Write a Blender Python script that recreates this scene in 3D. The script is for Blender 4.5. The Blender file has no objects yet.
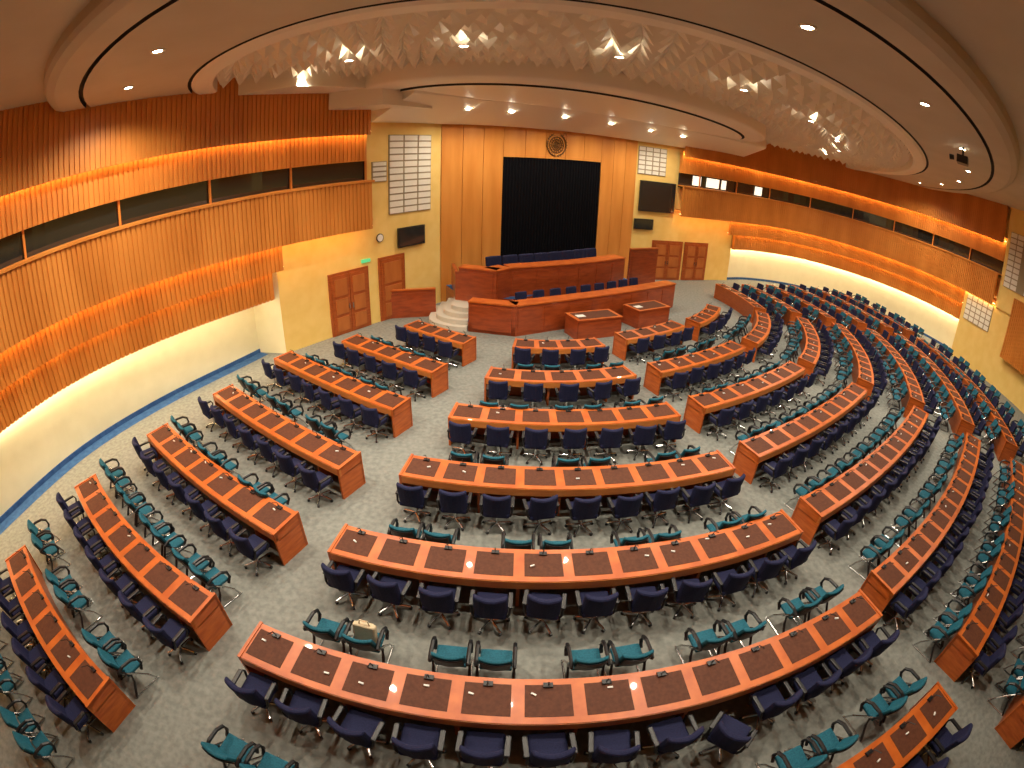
import bpy, bmesh, math, random
from mathutils import Matrix, Vector
random.seed(7)
scn=bpy.context.scene
COL=bpy.context.collection
# ------------------------------------------------------------------ materials
def mat(name,col,rough=0.5,metal=0.0,col2=None,scale=8.0,stretch=(1,1,1),bump=0.0,spec=0.5,emit=None,estr=0.0,detail=4,coat=0.0):
    m=bpy.data.materials.new(name);m.use_nodes=True;nt=m.node_tree
    b=nt.nodes['Principled BSDF']
    b.inputs['Base Color'].default_value=(*col,1);b.inputs['Roughness'].default_value=rough
    b.inputs['Metallic'].default_value=metal;b.inputs['Specular IOR Level'].default_value=spec
    b.inputs['Coat Weight'].default_value=coat
    if emit: b.inputs['Emission Color'].default_value=(*emit,1);b.inputs['Emission Strength'].default_value=estr
    if col2 or bump:
        tc=nt.nodes.new('ShaderNodeTexCoord');mp=nt.nodes.new('ShaderNodeMapping');mp.inputs['Scale'].default_value=stretch
        nz=nt.nodes.new('ShaderNodeTexNoise');nz.inputs['Scale'].default_value=scale;nz.inputs['Detail'].default_value=detail
        nt.links.new(tc.outputs['Object'],mp.inputs['Vector']);nt.links.new(mp.outputs['Vector'],nz.inputs['Vector'])
        if col2:
            cr=nt.nodes.new('ShaderNodeValToRGB');cr.color_ramp.elements[0].color=(*col,1);cr.color_ramp.elements[1].color=(*col2,1)
            cr.color_ramp.elements[0].position=.35;cr.color_ramp.elements[1].position=.65
            nt.links.new(nz.outputs['Fac'],cr.inputs['Fac']);nt.links.new(cr.outputs['Color'],b.inputs['Base Color'])
        if bump:
            bp=nt.nodes.new('ShaderNodeBump');bp.inputs['Strength'].default_value=bump;bp.inputs['Distance'].default_value=.02
            nt.links.new(nz.outputs['Fac'],bp.inputs['Height']);nt.links.new(bp.outputs['Normal'],b.inputs['Normal'])
    return m
M_carpet=mat('carpet_grey',(.195,.205,.19),.95,col2=(.27,.28,.255),scale=9,bump=.3,spec=.1,detail=10)
M_carpetb=mat('carpet_blue',(.04,.10,.25),.95,col2=(.06,.14,.32),scale=5,spec=.1)
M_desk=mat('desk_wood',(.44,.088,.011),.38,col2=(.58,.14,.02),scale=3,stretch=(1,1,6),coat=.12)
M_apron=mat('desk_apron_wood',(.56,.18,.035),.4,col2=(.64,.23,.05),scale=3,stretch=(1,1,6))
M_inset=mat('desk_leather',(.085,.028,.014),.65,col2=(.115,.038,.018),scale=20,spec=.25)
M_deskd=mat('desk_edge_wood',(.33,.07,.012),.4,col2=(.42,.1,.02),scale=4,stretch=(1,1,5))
M_door=mat('door_wood',(.42,.12,.025),.4,col2=(.5,.16,.035),scale=3,stretch=(1,1,.3))
M_mahog=mat('mahogany',(.25,.042,.009),.35,col2=(.36,.066,.014),scale=2,stretch=(1,1,5),coat=.3)
M_slat=mat('slat_wood',(.60,.205,.030),.45,col2=(.72,.275,.048),scale=1.2,stretch=(1,1,.25))
M_panel=mat('panel_wood',(.66,.25,.042),.42,col2=(.76,.32,.065),scale=1.0,stretch=(2,2,.3))
M_yellow=mat('yellow_plaster',(.86,.60,.17),.8,col2=(.90,.65,.21),scale=2)
M_cream=mat('cream_plaster',(.86,.78,.52),.8,col2=(.90,.82,.56),scale=2)
M_ceil=mat('ceiling_plaster',(.56,.48,.35),.6,col2=(.60,.52,.39),scale=.8)
M_ceilw=mat('ceiling_white',(.88,.80,.64),.45)
M_tback=mat('panel_back',(.36,.30,.19),.8)
M_dark=mat('dark_slot',(.03,.025,.02),.8)
M_black=mat('black_plastic',(.012,.012,.014),.4)
M_curt=mat('black_curtain',(.004,.004,.006),.9,spec=.1)
M_glass=mat('booth_glass',(.02,.022,.02),.08,spec=.8)
M_white=mat('white_perforated',(.9,.88,.78),.7,col2=(.78,.75,.64),scale=60)
M_navy=mat('navy_fabric',(.011,.013,.046),.8,col2=(.017,.02,.066),scale=40,bump=.2,spec=.25)
M_teal=mat('teal_fabric',(.008,.085,.13),.75,col2=(.014,.13,.19),scale=40,spec=.3)
M_chrome=mat('chrome',(.6,.6,.6),.25,metal=1)
M_card=mat('paper_white',(.75,.75,.72),.6)
M_bag=mat('beige_canvas',(.55,.45,.3),.9,col2=(.6,.5,.34),scale=20)
M_lamp=mat('lamp_emitter',(1,1,1),.5,emit=(1,.9,.72),estr=50)
M_cove=mat('cove_emitter',(1,1,1),.5,emit=(1,.62,.24),estr=17)
M_wash=mat('wash_emitter',(1,1,1),.5,emit=(1,.85,.55),estr=24)
M_lit=mat('lit_booth_panel',(.8,.75,.6),.6,emit=(1,.92,.72),estr=1.2)
M_green=mat('exit_green',(.05,.4,.12),.5,emit=(.2,.9,.4),estr=.5)
M_bronze=mat('bronze_emblem',(.16,.07,.015),.35,metal=.4)
M_stone=mat('step_stone',(.55,.52,.45),.7)
# ------------------------------------------------------------------ mesh builder
class MB:
    def __init__(s): s.v=[];s.f=[];s.m=[];s.mats=[]
    def mi(s,m):
        if m not in s.mats: s.mats.append(m)
        return s.mats.index(m)
    def quad(s,pts,m):
        n=len(s.v);s.v+=[tuple(p) for p in pts];s.f.append(list(range(n,n+len(pts))));s.m.append(s.mi(m))
    def prism(s,poly,z0,z1,m,mtop=None):
        n=len(s.v);k=len(poly)
        s.v+=[(p[0],p[1],z0) for p in poly]+[(p[0],p[1],z1) for p in poly]
        for i in range(k):
            j=(i+1)%k;s.f.append([n+i,n+j,n+k+j,n+k+i]);s.m.append(s.mi(m))
        s.f.append([n+i for i in reversed(range(k))]);s.m.append(s.mi(m))
        s.f.append([n+k+i for i in range(k)]);s.m.append(s.mi(mtop or m))
    def box(s,c,size,rz=0,m=None,tilt=0):
        M=Matrix.Translation(c)@Matrix.Rotation(rz,4,'Z')@Matrix.Rotation(tilt,4,'X')
        n=len(s.v)
        for x,y,z in ((-1,-1,-1),(1,-1,-1),(1,1,-1),(-1,1,-1),(-1,-1,1),(1,-1,1),(1,1,1),(-1,1,1)):
            s.v.append(tuple(M@Vector((x*size[0]/2,y*size[1]/2,z*size[2]/2))))
        for f in ((3,2,1,0),(4,5,6,7),(0,1,5,4),(1,2,6,5),(2,3,7,6),(3,0,4,7)):
            s.f.append([n+i for i in f]);s.m.append(s.mi(m))
    def grid(s,rows,m,closed=False):
        n=len(s.v);w=len(rows[0])
        for r in rows: s.v+=[tuple(p) for p in r]
        mi=s.mi(m)
        for i in range(len(rows)-1):
            for j in range(w if closed else w-1):
                k=(j+1)%w
                s.f.append([n+i*w+j,n+i*w+k,n+(i+1)*w+k,n+(i+1)*w+j]);s.m.append(mi)
    def cyl(s,p0,p1,r0,r1,m,n=10):
        p0=Vector(p0);p1=Vector(p1);d=(p1-p0).normalized();a=d.orthogonal().normalized();b=d.cross(a)
        R=[]
        for p,r in ((p0,r0),(p1,r1)):
            R.append([p+(a*math.cos(2*math.pi*i/n)+b*math.sin(2*math.pi*i/n))*r for i in range(n)])
        s.grid(R,m,True);s.quad(R[1],m);s.quad(list(reversed(R[0])),m)
    def tube(s,pts,r,m,n=6):
        pts=[Vector(p) for p in pts];R=[]
        for i,p in enumerate(pts):
            d=(pts[min(i+1,len(pts)-1)]-pts[max(i-1,0)]).normalized()
            a=d.cross(Vector((0.31,.2,.93))).normalized();b=d.cross(a)
            R.append([p+(a*math.cos(2*math.pi*k/n)+b*math.sin(2*math.pi*k/n))*r for k in range(n)])
        s.grid(R,m,True);s.quad(R[-1],m);s.quad(list(reversed(R[0])),m)
    def rbox(s,c,size,m,bev=.04,rx=0,curve=0,seg=3,bow=0):
        bm=bmesh.new();bmesh.ops.create_cube(bm,size=1)
        bmesh.ops.scale(bm,vec=size,verts=bm.verts)
        bmesh.ops.bevel(bm,geom=bm.edges[:],offset=bev,segments=seg,affect='EDGES',profile=.6)
        if curve:
            bmesh.ops.bisect_plane(bm,geom=bm.verts[:]+bm.edges[:]+bm.faces[:],plane_co=(0,0,0),plane_no=(1,0,0))
            for x in (-size[0]*.3,size[0]*.3,-size[0]*.15,size[0]*.15):
                bmesh.ops.bisect_plane(bm,geom=bm.verts[:]+bm.edges[:]+bm.faces[:],plane_co=(x,0,0),plane_no=(1,0,0))
            for v in bm.verts: v.co.y+=curve*(v.co.x/(size[0]/2))**2
        M=Matrix.Translation(c)@Matrix.Rotation(rx,4,'X');bm.transform(M)
        n=len(s.v);bm.verts.index_update()
        for v in bm.verts: s.v.append(tuple(v.co))
        for f in bm.faces: s.f.append([n+v.index for v in f.verts]);s.m.append(s.mi(m))
        bm.free()
    def mesh(s,name,smooth=False):
        me=bpy.data.meshes.new(name);me.from_pydata(s.v,[],s.f)
        for m in s.mats: me.materials.append(m)
        me.polygons.foreach_set('material_index',s.m)
        if smooth: me.polygons.foreach_set('use_smooth',[True]*len(me.polygons))
        me.update();return me
    def obj(s,name,smooth=False,fix=True,par=None):
        me=s.mesh(name,smooth)
        if fix:
            bm=bmesh.new();bm.from_mesh(me);bmesh.ops.recalc_face_normals(bm,faces=bm.faces);bm.to_mesh(me);bm.free()
        o=bpy.data.objects.new(name,me);COL.objects.link(o)
        if par: o.parent=par
        return o
def inst(me,name,loc,rz,sc=1):
    o=bpy.data.objects.new(name,me);COL.objects.link(o);o.location=loc;o.rotation_euler=(0,0,rz);o.scale=(sc,sc,sc);return o
# ------------------------------------------------------------------ polylines
class Path:
    def __init__(s,pts,smooth=True,step=.1):
        P=[Vector(p) for p in pts];D=[]
        n=len(P)
        for i in range(n-1):
            a=P[max(i-1,0)];b=P[i];c=P[i+1];d=P[min(i+2,n-1)]
            L=(c-b).length;k=max(2,int(L/step))
            for j in range(k):
                t=j/k
                if smooth: q=.5*((2*b)+(c-a)*t+(2*a-5*b+4*c-d)*t*t+(3*b-a-3*c+d)*t**3)
                else: q=b.lerp(c,t)
                D.append(q)
        D.append(P[-1]);s.D=D;s.S=[0]
        for i in range(1,len(D)): s.S.append(s.S[-1]+(D[i]-D[i-1]).length)
        s.L=s.S[-1]
    def at(s,x,off=0):
        x=min(max(x,0),s.L)
        import bisect
        i=min(max(bisect.bisect_right(s.S,x)-1,0),len(s.D)-2)
        t=(x-s.S[i])/max(s.S[i+1]-s.S[i],1e-9);p=s.D[i].lerp(s.D[i+1],t)
        a=s.D[max(i-2,0)];b=s.D[min(i+3,len(s.D)-1)];d=(b-a).normalized()
        return Vector((p.x+d.y*off,p.y-d.x*off)),d
    def near(s,q):
        q=Vector(q);return s.S[min(range(len(s.D)),key=lambda i:(s.D[i]-q).length)]
def slats(name,path,d,z0,z1,s0=0,s1=None,pitch=.15,depth=.035,th=.25,m=None,d2=None,par=None):
    m=m or M_slat;s1=path.L if s1 is None else s1
    mb=MB();n=int((s1-s0)/pitch);rows=[[],[],[],[]]
    for i in range(n):
        for fr,o in ((0,0),(.62,0),(.66,-depth),(.96,-depth)):
            s=s0+(i+fr)*pitch
            p,_=path.at(s,d+o);b,_=path.at(s,d-th)
            rows[0].append((b.x,b.y,z0));rows[1].append((p.x,p.y,z0));rows[2].append((p.x,p.y,z1));rows[3].append((b.x,b.y,z1))
    mb.grid(rows,m)
    for k in (0,-1): mb.quad([r[k] for r in rows],m)
    return mb.obj(name,par=par)
def strip(name,path,prof,s0=0,s1=None,step=.4,m=None,caps=False,par=None,closed=False):
    """prof: list of (offset,z)"""
    s1=path.L if s1 is None else s1;n=max(1,int((s1-s0)/step));mb=MB();R=[]
    for o,z in prof+([prof[0]] if closed else []):
        r=[]
        for i in range(n+1):
            p,_=path.at(s0+(s1-s0)*i/n,o);r.append((p.x,p.y,z))
        R.append(r)
    mb.grid(R,m)
    if caps or closed:
        for k in (0,-1): mb.quad([r[k] for r in R],m)
    return mb.obj(name,par=par)
def empty(name):
    o=bpy.data.objects.new(name,None);COL.objects.link(o);return o
# hall frame
e=Vector((.81,.588));u=Vector((.588,-.81));S0=Vector((1.72,25.1))
def H(X,Y): return S0+e*X+u*Y
# ------------------------------------------------------------------ floor
mb=MB();mb.quad([(-17,-8,0),(30,-8,0),(30,36,0),(-17,36,0)],M_carpet);mb.obj('floor')
GL=Path([(-13.6,-6),(-13,-2),(-12.3,1),(-11.7,4.6),(-11.1,7.7),(-9.95,10.4),(-8.1,13.5),(-7.4,14.7),(-6.1,16.45),(-5.15,17.55)])
LW=Path([(-14.5,-6),(-13.9,-2),(-13.3,1),(-12.7,4.6),(-12.2,7.9),(-11.2,10.8),(-9.7,14.0),(-9.2,15.2)])
YL=Path([(-8,15.1),(-6.6,17),(-5.6,18.3),(-3.3,21.4)],False)
SW=Path([(-3.3,21.4),(6.3,27.4)],False)
YR=Path([(6.3,27.4),(9.8,28.3),(13.5,29.6)],False)
GR=Path([(9.1,27.35),(11.5,27.95),(13.8,28.75),(15.9,29.5),(19,29.3),(22.4,26.8),(24.7,22.5),(25.2,17.6),(24.2,11),(21.5,5),(18,0),(14,-4)])
sl=GL.near((-7.4,14.7));sr=GR.near((13.0,28.45));se=GR.near((25.15,19.3));sf=GR.near((25.1,16.6))
# walls
strip('wall_left',LW,[(0,0),(0,9.6),(-.2,9.6),(-.2,0)],m=M_cream,caps=True)
strip('baseboard_left',LW,[(.0,0),(.04,0),(.04,.14),(0,.14)],m=M_carpetb,closed=True)
strip('trim_carpet_edge',LW,[(.05,.006),(.5,.006)],m=M_carpetb)
mb=MB()
p1,_=LW.at(LW.L);mb.prism([(p1.x,p1.y),(-8,15.1),(-8.2,15.4),(p1.x-.2,p1.y+.2)],0,9.6,M_cream);mb.obj('wall_left_return')
strip('wall_front_left',YL,[(0,0),(0,9.7),(-.25,9.7),(-.25,0)],m=M_yellow,caps=True)
strip('wall_front_right',YR,[(0,0),(0,9.7),(-.25,9.7),(-.25,0)],m=M_yellow,caps=True)
strip('wall_right',GR,[(-1.1,0),(-1.1,9.7),(-1.3,9.7),(-1.3,0)],s0=sr+.4,m=M_cream,caps=True)
strip('baseboard_right',GR,[(-1.1,0),(-1.06,0),(-1.06,.14),(-1.1,.14)],s0=sr+.4,s1=se,m=M_carpetb,closed=True)
strip('wall_right_rear',GR,[(-.3,0),(-.3,3.95),(-1.0,3.95),(-1.0,0)],s0=se,m=M_yellow,caps=True)
strip('wall_right_rear_upper',GR,[(-.2,3.95),(-.2,9.6),(-1.0,9.6),(-1.0,3.95)],s0=sf,m=M_yellow,caps=True)
strip('wall_front',SW,[(-.06,0),(-.06,9.7),(-.3,9.7),(-.3,0)],m=M_dark,caps=True)
mb=MB();mb.box((2,-5.5,4.8),(34,.2,9.6),0,M_yellow);mb.obj('wall_rear')
# rear gallery
mb=MB();mb.box((1.5,-1.2,4.95),(27,.25,1.7),0,M_slat);mb.box((0.3,-3.3,4.2),(25,4.2,.25),0,M_ceil);mb.obj('rear_gallery_balcony')
# wood wall panels around curtain
SC0,SC1=3.0,8.75
mb=MB()
def wallbox(mb,path,s0,s1,z0,z1,o0,o1,m):
    a,_=path.at(s0,o0);b,_=path.at(s1,o0);c,_=path.at(s1,o1);d,_=path.at(s0,o1)
    mb.prism([(a.x,a.y),(b.x,b.y),(c.x,c.y),(d.x,d.y)],z0,z1,m)
xs=[.0,1.0,2.0,SC0]
for a,b in zip(xs,xs[1:]): wallbox(mb,SW,a+.012,b-.012,0,8.6,-.05,.04,M_panel)
w=SW.L;ys=[SC1,SC1+(w-SC1)/3,SC1+2*(w-SC1)/3,w]
for a,b in zip(ys,ys[1:]): wallbox(mb,SW,a+.012,b-.012,0,8.6,-.05,.04,M_panel)
n=5
for i in range(n):
    a=SC0+(SC1-SC0)*i/n;b=SC0+(SC1-SC0)*(i+1)/n;wallbox(mb,SW,a+.012,b-.012,6.52,8.6,-.05,.04,M_panel)
mb.obj('wall_front_panelling')
# curtain
mb=MB();R=[[],[]];n=240
for i in range(n+1):
    s=SC0+.02+(SC1-SC0-.04)*i/n;p,_=SW.at(s,-.0+.03*math.sin(i*.9))
    R[0].append((p.x,p.y,.9));R[1].append((p.x,p.y,6.5))
mb.grid(R,M_curt);mb.obj('black_stage_curtain',True)
# emblem
sc=(SC0+SC1)/2;pc,dc=SW.at(sc,.07);cz=7.22
def EP(x,z,o=0): q=pc+dc*x+Vector((dc.y,-dc.x))*o;return (q.x,q.y,cz+z)
mb=MB()
for r in (.16,.28,.4):
    mb.tube([EP(r*math.cos(t*math.pi/12),r*math.sin(t*math.pi/12)) for t in range(25)],.025,M_bronze)
for k in range(8):
    t=k*math.pi/8;mb.tube([EP(.4*math.cos(t),.4*math.sin(t)),EP(-.4*math.cos(t),-.4*math.sin(t))],.02,M_bronze)
for sg in (-1,1):
    for k in range(12):
        t=-1.45+k*.235;r=.55;x=r*math.cos(t)*sg;z=r*math.sin(t)
        for dr in (-.09,.09):
            tx=x+(dr*math.cos(t))*sg-.09*math.sin(t)*sg;tz=z+dr*math.sin(t)+.09*math.cos(t)
            mb.quad([EP(x,z,.0),EP((x+tx)/2+.025,(z+tz)/2,.03),EP(tx,tz,.0),EP((x+tx)/2-.025,(z+tz)/2,.03)],M_bronze)
    mb.tube([EP(.55*math.cos(-1.5+k*.22)*sg,.55*math.sin(-1.5+k*.22)) for k in range(13)],.03,M_bronze)
mb.obj('wall_emblem')
# ------------------------------------------------------------------ galleries
def gallery(name,P,s0,s1,lo0,lo1,t0,t1,lit=()):
    root=empty(name)
    slats('upper_slats',P,0,7.42,9.6,s0,s1,pitch=.16,th=.10,par=root)
    strip('upper_cove',P,[(-.11,7.56),(-.26,7.56)],s0,s1,m=M_cove,par=root)
    slats('middle_slats',P,-.28,6.45,7.75,s0,s1,pitch=.16,th=.3,par=root)
    strip('cove_lid',P,[(-.09,7.75),(-.6,7.75)],s0,s1,m=M_dark,par=root)
    strip('booth_glass',P,[(-.50,6.47),(-.55,5.7)],s0,s1,m=M_glass,par=root)
    strip('booth_back',P,[(-.60,6.5),(-.60,5.6)],s0,s1,m=M_dark,par=root)
    for a,b in lit: strip('lit_booth_window',P,[(-.47,6.38),(-.50,5.82)],a,b,m=M_lit,par=root)
    mb=MB();s=s1-.04
    while s>s0:
        p,d=P.at(s,-.45);mb.box((p.x,p.y,6.07),(.07,.07,.78),math.atan2(d.y,d.x),M_slat);s-=3.0
    mb.obj('booth_mullions',par=root)
    strip('sill',P,[(.12,5.66),(.12,5.74),(-.6,5.74),(-.6,5.66)],s0,s1,m=M_slat,closed=True,par=root)
    slats('balcony_front',P,.08,3.95,5.68,s0,s1,pitch=.16,th=.14,par=root)
    strip('balcony_floor',P,[(-.05,4.25),(-.7,4.25),(-.7,4.3),(-.05,4.3)],s0,s1,m=M_slat,closed=True,par=root)
    strip('balcony_cove',P,[(-.07,4.06),(-.22,4.06)],s0,s1,m=M_cove,par=root)
    slats('second_band',P,-.25,3.08,4.22,s0=lo0,s1=lo1,pitch=.16,th=.12,par=root)
    strip('second_cove',P,[(-.38,3.18),(-.48,3.18)],s0=lo0,s1=lo1,m=M_cove,par=root)
    slats('third_band',P,-.5,2.12,3.35,s0=t0,s1=t1,pitch=.16,th=.25,par=root)
    strip('soffit',P,[(-.5,2.14),(-1.2,2.14)],s0=t0,s1=t1,m=M_ceilw,par=root)
    strip('wall_washer',P,[(-.84,2.1),(-.94,2.1)],s0=t0+.2,s1=t1-.2,m=M_wash,par=root)
    return root
gallery('left_gallery',GL,0,GL.L,0,sl+.1,0,sl-.25)
strip('wall_left_gallery_back',GL,[(-.1,4.3),(-.7,4.3)],sl,GL.L,m=M_yellow)
gallery('right_gallery',GR,0,sf,sr,se,sr+.8,se-.1,lit=((.9,1.5),(1.9,2.9),(3.1,3.5),(6.2,6.8)))
# ------------------------------------------------------------------ ceiling
NT=144
CE=(1.2,5.5)
def ell(a,b,z,c=CE):
    r=[]
    for i in range(NT):
        t=2*math.pi*i/NT;q=H(c[0]+a*math.cos(t),c[1]+b*math.sin(t));r.append((q.x,q.y,z))
    return r
mb=MB()
A1,B1=21.5,14.8;A2,B2=17.0,10.5
mb.grid([ell(44,40,9.5),ell(30,24,9.5),ell(A1,B1,9.5)],M_ceil,True)
mb.grid([ell(A1,B1,9.5),ell(A1-.02,B1-.02,9.3),ell(A1-.10,B1-.10,9.2),ell(A1-.3,B1-.3,9.13),ell(A1-.9,B1-.9,9.13)],M_ceil,True)
mb.grid([ell(A1-.9,B1-.9,9.13),ell(A1-.9,B1-.9,9.25),ell(A1-1.02,B1-1.02,9.25),ell(A1-1.02,B1-1.02,9.13)],M_dark,True)
mb.grid([ell(A1-1.02,B1-1.02,9.13),ell(A2+.7,B2+.7,9.13)],M_ceil,True)
mb.grid([ell(A2+.7,B2+.7,9.13),ell(A2+.7,B2+.7,9.25),ell(A2+.6,B2+.6,9.25),ell(A2+.6,B2+.6,9.13)],M_dark,True)
mb.grid([ell(A2+.6,B2+.6,9.13),ell(A2+.5,B2+.5,9.07),ell(A2+.1,B2+.1,9.07),ell(A2,B2,9.12),ell(A2,B2,9.7)],M_ceilw,True)
mb.obj('ceiling',True,fix=False)
for p in bpy.data.objects['ceiling'].data.polygons: p.use_smooth=False
# faceted zone: ring-wise field of hanging pyramids
mb=MB();LC=(0,3);LA,LB=10.8,6.0;NR=9;NA=108
rings=[]
for r in range(NR+1):
    f=r/NR;row=[]
    for i in range(NA):
        t=2*math.pi*(i+.5*(r%2))/NA
        qa=H(CE[0]+A2*math.cos(t),CE[1]+B2*math.sin(t));qb=H(LC[0]+LA*math.cos(t),LC[1]+LB*math.sin(t))
        q=qa.lerp(qb,f);row.append(Vector((q.x,q.y,9.58)))
    rings.append(row)
for r in range(NR):
    for i in range(NA):
        j=(i+1)%NA
        a,b,c,d=rings[r][i],rings[r][j],rings[r+1][j],rings[r+1][i]
        tris=((a,b,d),(b,c,d)) if r%2==0 else ((a,b,c),(a,c,d))
        for ti,T in enumerate(tris):
            g=(T[0]+T[1]+T[2])/3;g.z=9.20 if ti==0 else 9.34
            for x,y in ((T[0],T[1]),(T[1],T[2]),(T[2],T[0])): mb.quad([x,y,g],M_ceilw)
mb.obj('ceiling_faceted_panels',fix=False)
mb=MB()
mb.grid([ell(LA+.05,LB+.05,9.7,LC),ell(LA+.05,LB+.05,9.0,LC),ell(LA-.05,LB-.05,8.92,LC),ell(LA-.5,LB-.5,8.9,LC),ell(LA-1.1,LB-1.1,8.9,LC)],M_ceilw,True)
mb.grid([ell(LA-1.1,LB-1.1,8.9,LC),ell(LA-1.1,LB-1.1,9.1,LC),ell(LA-1.25,LB-1.25,9.1,LC),ell(LA-1.25,LB-1.25,8.85,LC)],M_dark,True)
mb.grid([ell(LA-1.25,LB-1.25,8.85,LC),ell(LA-3,LB-2.8,8.8,LC),ell(3,1,8.75,LC),ell(.01,.01,8.75,LC)],M_ceilw,True)
mb.obj('ceiling_lens_panel',True,fix=False)
# front soffit
FS=Path([(-6.4,17.25),(-5.6,18.3),(-3.3,21.4),(6.3,27.4),(9.8,28.3),(13,29.4)],False)
strip('ceiling_front_soffit',FS,[(-.1,7.95),(.5,7.95),(2.7,8.75),(2.75,8.85),(2.75,9.6),(-.1,9.6)],s0=1.2,m=M_ceilw,caps=True)
def mir(p):
    d=Vector(p)-S0;return S0+u*d.dot(u)-e*d.dot(e)
mb=MB()
W1=[(-8.2,13.3),(-6.4,13.7),(-4.9,16.0),(-6.0,16.7),(-7.4,14.9)];W2=[(-6.3,16.1),(-4.4,16.0),(-3.2,18.4),(-4.6,18.9),(-5.5,18.3)]
mb.prism(W1,8.95,9.55,M_ceilw);mb.prism(W2,8.35,9.5,M_ceilw)
mb.prism([mir(p) for p in W1],8.95,9.55,M_ceilw);mb.prism([mir(p) for p in W2],8.35,9.5,M_ceilw)
mb.obj('ceiling_stepped_wedges')
# projector
mb=MB();mb.box((11.5,9.5,8.75),(.45,.35,.22),.6,M_black);mb.cyl((11.5,9.5,8.85),(11.5,9.5,9.15),.03,.03,M_black);mb.cyl((11.3,9.7,8.75),(11.2,9.8,8.73),.07,.08,M_black);mb.obj('ceiling_projector')
# ------------------------------------------------------------------ downlights
mb=MB()
R=[[],[],[]]
for i in range(20):
    t=2*math.pi*i/20
    for k,(r,z) in enumerate(((.15,0.0),(.15,-.02),(.10,-.02))): R[k].append((r*math.cos(t),r*math.sin(t),z))
mb.grid(R,M_ceilw,True);mb.quad([(.10*math.cos(2*math.pi*i/20),.10*math.sin(2*math.pi*i/20),-.012) for i in range(20)],M_lamp)
me_dl=mb.mesh('ceiling_downlight')
def spot(nm,en,ang):
    sp=bpy.data.lights.new(nm,'SPOT');sp.color=(1,.88,.70);sp.spot_size=math.radians(ang);sp.spot_blend=.9;sp.shadow_soft_size=.09;sp.energy=en;return sp
sp=spot('downlight_beam',900,150);sp2=spot('added_front_wash',380,160)
def downlight(x,y,z,l_=None):
    o=inst(me_dl,'ceiling_downlight',(x,y,z),0)
    l=bpy.data.objects.new('lamp',l_ or sp);COL.objects.link(l);l.parent=o;l.location=(0,0,-.05)
def inroom(q):
    return q.x>-10.5 and q.y>-3 and (q-H(0,0)).dot(u)>1.2
for k in range(28):
    t=2*math.pi*(k+.5)/28;q=H(CE[0]+19.3*math.cos(t),CE[1]+12.9*math.sin(t))
    if inroom(q) and q.x>-9.5 and q.x<23 : downlight(q.x,q.y,9.13)
for k in range(20):
    t=2*math.pi*k/20;q=H(.7+13.8*math.cos(t),4.4+8.2*math.sin(t))
    if inroom(q) and q.y<27: downlight(q.x,q.y,9.18)
for x,y in ((-8.6,4.6),(4.6,3.2),(18,9)): downlight(x,y,9.5)
for i in range(7):  # soffit lamps added to brighten the front walls, in place of a linear glow
    p,_=FS.at(2.0+i*2.7,1.9);downlight(p.x,p.y,8.44,sp2)
# ------------------------------------------------------------------ desks & chairs
C0=Vector((.45,21.23))
def rowfn(R0,a0,R1,a1,dev):
    R0=R0*1.01+.07;R1=R1*1.01+.07
    def P(t,n=0):
        a=math.radians(a0+(a1-a0)*t);R=R0+(R1-R0)*t+4*dev*t*(1-t)
        dt=1e-3;a2=math.radians(a0+(a1-a0)*(t+dt));R2=R0+(R1-R0)*(t+dt)+4*dev*(t+dt)*(1-t-dt)
        p=C0+Vector((math.sin(a),-math.cos(a)))*R;p2=C0+Vector((math.sin(a2),-math.cos(a2)))*R2
        d=(p2-p).normalized();nn=Vector((d.y,-d.x))
        return p+nn*n,d
    L=0;q=P(0)[0]
    for i in range(1,41): r=P(i/40)[0];L+=(r-q).length;q=r
    return P,L
rows=[]
A=[(6.26,-39.1,6.65,-15.6,-.1),(8.57,-41.8,8.9,-15.7,-.2),(10.88,-43.5,11.11,-15.8,-.25),(13.29,-38.8,13.62,-15.3,-.2),(15.61,-35.9,15.73,-15.5,-.15),(18.03,-33.2,18.01,-15.7,-.03),(20.47,-29.6,20.37,-16.9,0)]
Mm=[(6.46,-3.8,6.47,20.8,.05),(8.78,-7.2,8.7,19.1,.1),(11.01,-9.4,11.05,18.7,0),(13.35,-10.6,13.36,18.2,0),(15.67,-11.8,15.59,18.2,0),(18.08,-12.5,18,18,0),(20.45,-9,20.4,17.6,0)]
Bb=[(6.26,29.5,6.76,57,-.1),(8.76,24.5,9.27,53.3,-.15),(10.95,23,11.61,52,-.2),(13.25,21.7,14.04,51.9,-.3),(15.48,20.8,16.56,51.7,-.35),(17.82,19.9,18.81,50,-.3),(20.09,21.2,20.79,48.5,-.2),(22.3,21,22.9,44,0)]
Cc=[(7.2,63,8.3,84,0),(9.6,58,10.7,84,0),(11.9,55.5,12.9,84,0),(14.3,55,15.0,84,0),(16.5,54.5,17.2,84,0),(18.8,53.5,19.3,84,0),(20.95,52.5,21.1,84,0)]
Dd=[None,(10.9,87.5,11.0,109,0),(13.0,87.5,13.0,109,0),(15.1,87,15.1,109,0),(17.3,87,17.2,109,0),(19.4,87,19.3,108,0),(21.2,87,21.2,106,0)]
for blk,ds in (('A',A),('M',Mm),('B',Bb),('C',Cc),('D',Dd)):
    for k,r in enumerate(ds):
        if r: rows.append((blk,k,r))
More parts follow.
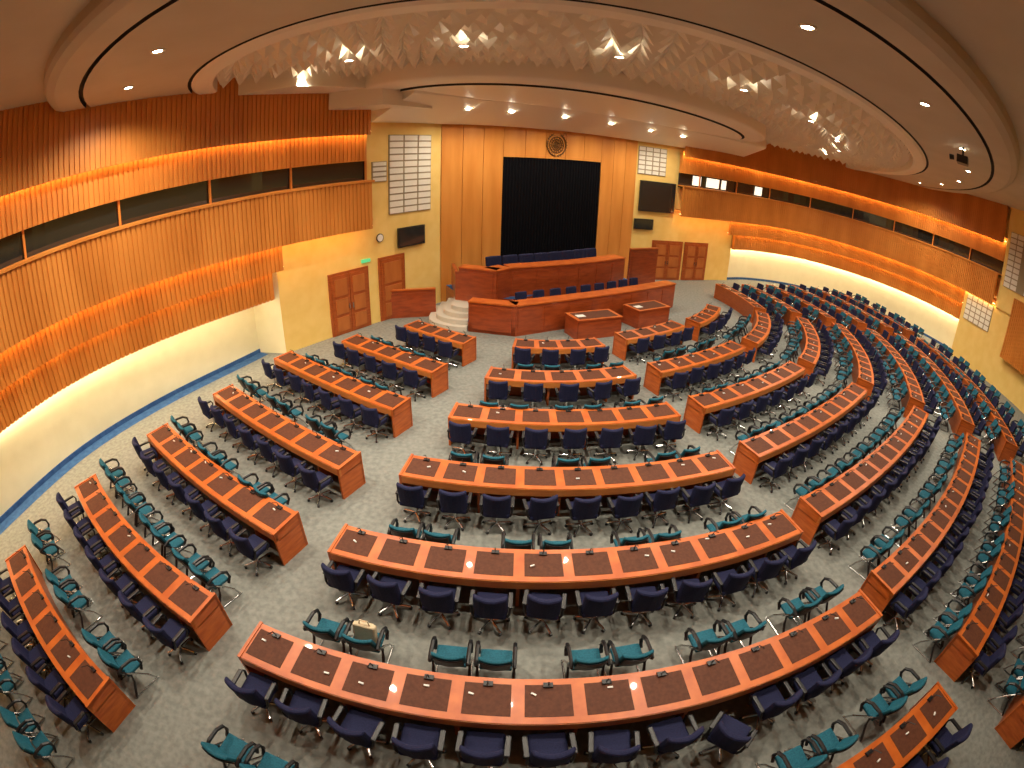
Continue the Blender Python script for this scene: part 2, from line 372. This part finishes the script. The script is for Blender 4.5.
# chair meshes (front = +Y)
mb=MB()
mb.rbox((0,.02,.47),(.50,.50,.11),M_navy,.05)
mb.rbox((0,-.25,.72),(.52,.10,.50),M_navy,.05,rx=math.radians(8),curve=.09)
for sx in (-1,1):
    mb.tube([(sx*.25,-.2,.46),(sx*.285,-.18,.52),(sx*.295,-.14,.64),(sx*.295,.16,.65),(sx*.285,.2,.58),(sx*.26,.15,.45)],.022,M_black)
    mb.rbox((sx*.295,.0,.66),(.07,.32,.04),M_black,.015,seg=2)
mb.cyl((0,0,.08),(0,0,.42),.03,.03,M_chrome);mb.cyl((0,0,.36),(0,0,.42),.07,.12,M_black)
for k in range(5):
    t=math.pi/2+k*2*math.pi/5;x,y=math.cos(t),math.sin(t)
    mb.tube([(0,0,.12),(x*.15,y*.15,.1),(x*.28,y*.28,.07)],.022,M_chrome)
    mb.cyl((x*.28-y*.02,y*.28+x*.02,.03),(x*.28+y*.02,y*.28-x*.02,.03),.03,.03,M_black,8)
me_dark=mb.mesh('delegate_chair')
mb=MB()
mb.rbox((0,.02,.44),(.44,.34,.06),M_teal,.028)
mb.rbox((0,-.23,.70),(.44,.06,.36),M_teal,.028,rx=math.radians(20),curve=.05)
mb.rbox((0,-.275,.68),(.40,.02,.32),M_black,.009,rx=math.radians(20),curve=.04,seg=1)
for sx in (-1,1):
    x=sx*.25
    mb.tube([(x,-.28,.02),(x,-.12,.3),(x,-.08,.45),(x,-.16,.58),(x,-.24,.66)],.024,M_black)
    mb.tube([(x,.27,.02),(x,.18,.2),(x,-.02,.44),(x,-.2,.60)],.018,M_chrome)
    mb.tube([(x,-.24,.66),(x,-.12,.70),(x,.08,.69),(x,.19,.62),(x,.21,.5),(x,.14,.40)],.03,M_black)
    mb.tube([(x,-.3,.015),(x,.3,.015)],.015,M_chrome)
mb.tube([(-.25,0,.38),(.25,0,.38)],.015,M_chrome)
me_teal=mb.mesh('advisor_chair')
cnt=0
for blk,k,r in rows:
    P,L=rowfn(*r);seats=max(3,round(L/.775));mb=MB();NS=seats*2
    def sweep(n0,n1,z0,z1,m,t0=0,t1=1,ns=NS,z0b=None,z1b=None):
        R=[[],[],[],[]]
        for i in range(ns+1):
            t=t0+(t1-t0)*i/ns
            for q,(n,z) in enumerate(((n0,z0),(n1,z0 if z0b is None else z0b),(n1,z1 if z1b is None else z1b),(n0,z1))):
                p,_=P(t,n);R[q].append((p.x,p.y,z))
        R.append(list(R[0]));mb.grid(R,m)
        mb.quad([R[q][0] for q in range(4)],m);mb.quad([R[q][-1] for q in (3,2,1,0)],m)
    sweep(-.34,.32,.74,.79,M_desk,z0b=.70,z1b=.75)
    sweep(.27,.33,.58,.735,M_apron)
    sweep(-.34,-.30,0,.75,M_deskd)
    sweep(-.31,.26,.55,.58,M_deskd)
    ew=.05/L
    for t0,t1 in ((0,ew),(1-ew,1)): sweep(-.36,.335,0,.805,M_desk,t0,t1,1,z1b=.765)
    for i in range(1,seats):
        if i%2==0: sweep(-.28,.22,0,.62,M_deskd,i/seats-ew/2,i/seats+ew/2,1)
    for i in range(seats):
        a=(i+.11)/seats;b=(i+.89)/seats
        sweep(-.25,.22,.775,.7885,M_inset,a,b,2,z0b=.752,z1b=.7605)
        p,d=P((i+.5)/seats,-.24);ang=math.atan2(d.y,d.x);nn=Vector((d.y,-d.x))
        mb.box((p.x,p.y,.80),(.12,.07,.03),ang,M_black)
        mb.tube([(p.x,p.y,.81),(p.x+nn.x*.03,p.y+nn.y*.03,.93),(p.x+nn.x*.14,p.y+nn.y*.14,1.0)],.008,M_black,4)
        if random.random()<.4:
            q=p+nn*random.uniform(.02,.3)+d*random.uniform(-.2,.2);mb.box((q.x,q.y,.79),(.07,.025,.02),ang+random.uniform(-.6,.6),M_card)
    mb.obj('delegate_desk')
    for i in range(seats):
        n_,tw=.58+random.uniform(-.03,.04),random.gauss(0,.08)
        if blk=='M' and k==5 and i==8: n_,tw=.82,-.9
        p,d=P((i+.5)/seats,n_)
        inst(me_dark,'delegate_chair',(p.x,p.y,0),math.atan2(d.y,d.x)+tw,.96)
    if blk=='M' and k==6: continue
    pairs=max(2,round(L/1.6));off={'C':1.45,'D':1.35}.get(blk,1.6)
    for i in range(pairs):
        for s in (-1,1):
            t=(i+.5)/pairs+s*.275/L
            p,d=P(t,off)
            inst(me_teal,'advisor_chair',(p.x,p.y,0),math.atan2(d.y,d.x)+random.gauss(0,.03))
            if blk=='M' and k==4 and i==0 and s==1:
                mb=MB();mb.rbox((0,.02,.64),(.34,.10,.34),M_bag,.03,rx=-.2);mb.rbox((0,.06,.74),(.26,.11,.12),M_bag,.03,rx=-.2)
                mb.tube([(-.08,.05,.80),(-.06,.06,.88),(.06,.06,.88),(.08,.05,.80)],.012,M_bag)
                inst(mb.mesh('canvas_bag'),'canvas_bag',(p.x,p.y,0),math.atan2(d.y,d.x))
# ------------------------------------------------------------------ dais
root=empty('presidium_dais')
P0=Vector((.05,17.25));ed=Vector((.83,.557));nd=Vector((-.557,.83)) # back dir
def D(s,b): q=P0+ed*s+nd*b;return (q.x,q.y)
LQ=Vector((-1.7,17.65))
mb=MB()
mb.prism([(LQ.x,LQ.y),(P0.x,P0.y),D(9.0,0),D(9.0,2.2),(-1.2,19.5),(-2.0,19.3)],0,.35,M_mahog,M_carpetb)
mb.prism([(-2.2,19.4),(-.1,19.05),D(8.0,2.2),D(8.0,6.2),D(1.2,4.6),(-3.0,21.0)],0,.9,M_mahog,M_carpetb)
mb.obj('platform',par=root)
mb=MB()
def fence(mb,pts,z0,z1,th,m,topw=.5,topz=.05):
    for a,b in zip(pts,pts[1:]):
        a=Vector(a);b=Vector(b);d=(b-a).normalized();nn=Vector((-d.y,d.x))
        mb.prism([a,b,b+nn*th,a+nn*th],z0,z1,m)
        a2=a-nn*.05;b2=b-nn*.05
        mb.prism([a2,b2,b+nn*topw,a+nn*topw],z1,z1+topz,M_desk)
        L=(b-a).length;k=max(1,int(L/1.1))
        for i in range(k):
            c0=a+d*(L*(i+.08)/k);c1=a+d*(L*(i+.92)/k)
            mb.prism([c0-nn*.02,c1-nn*.02,c1,c0],z0+.12,z1-.12,m)
fence(mb,[(LQ.x,LQ.y),(P0.x,P0.y)],0,1.15,.08,M_mahog)
pts=[D(9.0*i/8,-.25*math.sin(math.pi*i/8)) for i in range(9)]
pts[0]=(P0.x,P0.y)
fence(mb,pts,0,1.15,.08,M_mahog,.6)
fence(mb,[(-2.25,19.35),(-.75,18.85)],0,2.05,.1,M_mahog,.5)
pts=[(-.75,18.85)]+[D(1.0+6.4*i/6,1.95-.3*math.sin(math.pi*i/6)) for i in range(7)]
fence(mb,pts,0,2.05,.1,M_mahog,.7)
mb.prism([(-2.4,19.4),(-2.25,19.35),(-2.6,20.9),(-2.75,20.9)],0,1.9,M_mahog)
mb.obj('fronts',par=root)
mb=MB()
for i in range(4):
    r=.75+.3*i
    arc=[(-1.75+r*math.cos(math.radians(a))*1.0,18.9+r*math.sin(math.radians(a))*.78) for a in range(180,271,10)]
    mb.prism(arc+[(-1.75,19.3),(-1.9,20.3),(-1.75-r,20.3)],.0,.72-.18*i,M_stone)
mb.obj('dais_steps')
for i in range(9):
    q=D(.9+.78*i,.85-.2*math.sin(math.pi*i/8));inst(me_dark,'delegate_chair',(q[0],q[1],.35),math.atan2(ed.y,ed.x)+math.pi)
for i in range(8):
    q=D(1.0+.76*i,3.0-.2*math.sin(math.pi*i/7));inst(me_dark,'delegate_chair',(q[0],q[1],.9),math.atan2(ed.y,ed.x)+math.pi,1.45)
def clerk(cx,cy,w,d,rz):
    mb=MB();M=Matrix.Rotation(rz,2)
    def q(x,y): v=M@Vector((x,y));return (cx+v.x,cy+v.y)
    mb.prism([q(-w/2,-d/2),q(w/2,-d/2),q(w/2,d/2),q(-w/2,d/2)],.72,.78,M_mahog,M_desk)
    mb.prism([q(-w/2+.03,-d/2+.03),q(w/2-.03,-d/2+.03),q(w/2-.03,-d/2+.07),q(-w/2+.03,-d/2+.07)],0,.72,M_mahog)
    for sx in (-1,1): mb.prism([q(sx*(w/2-.06),-d/2+.03),q(sx*(w/2-.02),-d/2+.03),q(sx*(w/2-.02),d/2-.03),q(sx*(w/2-.06),d/2-.03)],0,.72,M_mahog)
    mb.prism([q(-w/2+.15,-d/2+.12),q(w/2-.15,-d/2+.12),q(w/2-.15,d/2-.12),q(-w/2+.15,d/2-.12)],.779,.785,M_inset)
    mb.prism([q(-w/2+.2,-.15),q(-w/2+.55,-.15),q(-w/2+.55,.1),q(-w/2+.2,.1)],.784,.795,M_card)
    mb.obj('clerk_table')
clerk(3.0,17.9,2.0,1.0,.42);clerk(5.5,19.6,1.9,1.0,.55)
mb=MB();fence(mb,[(-5.2,18.95),(-3.2,19.4)],0,1.15,.08,M_mahog,.1);mb.obj('wooden_partition')
mb=MB();fence(mb,[(5.6,24.1),(7.3,25.1)],0,2.3,.1,M_mahog,.12);mb.obj('side_wooden_screen')
# ------------------------------------------------------------------ doors, speakers, displays
def door(name,path,s0,s1,z1,leaves=2):
    mb=MB();wallbox(mb,path,s0-.1,s1+.1,0,z1+.1,.0,.05,M_deskd)
    w=(s1-s0)/leaves
    for i in range(leaves):
        a=s0+w*i+.02;b=s0+w*(i+1)-.02
        wallbox(mb,path,a,b,.02,z1,.05,.08,M_deskd)
        for z0,z2 in ((.15,.7),(.82,1.4),(1.52,z1-.14)): wallbox(mb,path,a+.12,b-.12,z0,z2,.08,.11,M_door)
        c=b-.06 if i%2==0 else a+.06
        wallbox(mb,path,c-.015,c+.015,.95,1.15,.08,.13,M_chrome)
    mb.obj(name)
s=YL.near((-6.7,16.85));t=YL.near((-5.75,18.1));door('door_1',YL,s,t,2.3)
s=YL.near((-5.3,18.7));door('door_2',YL,s,s+1.15,2.5,1)
door('door_3',YR,1.5,3.4,2.25);door('door_4',YR,3.75,5.4,2.25)
def tiles(name,path,s0,s1,z0,z1,nx,nz,o=0):
    mb=MB();wallbox(mb,path,s0,s1,z0,z1,o,o+.03,M_tback)
    w=(s1-s0)/nx;h=(z1-z0)/nz
    for i in range(nx):
        for j in range(nz): wallbox(mb,path,s0+w*i+.04,s0+w*(i+1)-.04,z0+h*j+.03,z0+h*(j+1)-.03,o+.03,o+.06,M_white)
    mb.obj(name)
s=YL.near((-5.0,19.1));t=YL.near((-3.7,20.9))
tiles('acoustic_wall_panel',YL,s,t,4.25,7.45,3,12)
s2=YL.near((-5.45,18.5));tiles('acoustic_wall_panel',YL,s2,s-.1,5.6,6.4,1,4)
tiles('acoustic_wall_panel',YR,.1,1.9,6.1,7.7,4,6)
tiles('acoustic_wall_panel',GR,se+.3,se+2.6,2.4,3.9,5,5,-.3)
tiles('acoustic_wall_panel',GR,sf+.3,sf+3.2,5.2,8.2,5,10,-.2)
slats('right_wall_wood_panel',GR,.1,1.7,4.9,s0=sf+1.6,s1=sf+8,pitch=.16,th=.3)
def screen(name,path,s0,s1,z0,z1):
    mb=MB();wallbox(mb,path,s0,s1,z0,z1,.02,.12,M_black);wallbox(mb,path,s0+.05,s1-.05,z0+.05,z1-.05,.12,.125,M_glass);mb.obj(name)
s=YL.near((-4.75,19.4));t=YL.near((-3.9,20.6));screen('wall_display',YL,s,t,2.85,3.65)
screen('wall_display',YR,.3,2.6,4.0,5.75);screen('wall_display',YR,.1,1.3,2.95,3.55)
s=YL.near((-5.3,18.65));p,d=YL.at(s,.04);n2=Vector((d.y,-d.x))
mb=MB();mb.cyl((p.x,p.y,3.4),(p.x+n2.x*.04,p.y+n2.y*.04,3.4),.17,.17,M_black,20);mb.cyl((p.x+n2.x*.041,p.y+n2.y*.041,3.4),(p.x+n2.x*.046,p.y+n2.y*.046,3.4),.14,.14,M_card,20);mb.obj('wall_clock')
mb=MB();wallbox(mb,YL,s-.9,s-.5,2.55,2.68,.0,.06,M_green);mb.obj('exit_sign')
# ------------------------------------------------------------------ world, camera
w=bpy.data.worlds.new('world');scn.world=w;w.use_nodes=True
w.node_tree.nodes['Background'].inputs[0].default_value=(.02,.02,.02,1)
cam=bpy.data.cameras.new('camera');co=bpy.data.objects.new('camera',cam);COL.objects.link(co);scn.camera=co
# default Cycles panorama lens: equisolid fisheye 10.5 mm, 180 deg; sensor size sets the crop
f=503;pitch=math.radians(25.9);roll=math.radians(2.0)
cam.type='PANO';cam.sensor_width=10.5*1024/f;cam.sensor_height=10.5*768/f
F=Vector((0,math.cos(pitch),-math.sin(pitch)));U=Vector((0,math.sin(pitch),math.cos(pitch)));Rr=Vector((1,0,0))
r_=Rr*math.cos(roll)+U*math.sin(roll);u_=-Rr*math.sin(roll)+U*math.cos(roll)
mw=Matrix((( r_.x,u_.x,-F.x,0),(r_.y,u_.y,-F.y,0),(r_.z,u_.z,-F.z,6.45),(0,0,0,1)))
co.matrix_world=mw;cam.clip_start=.05;cam.clip_end=200
scn.view_settings.view_transform='Standard'
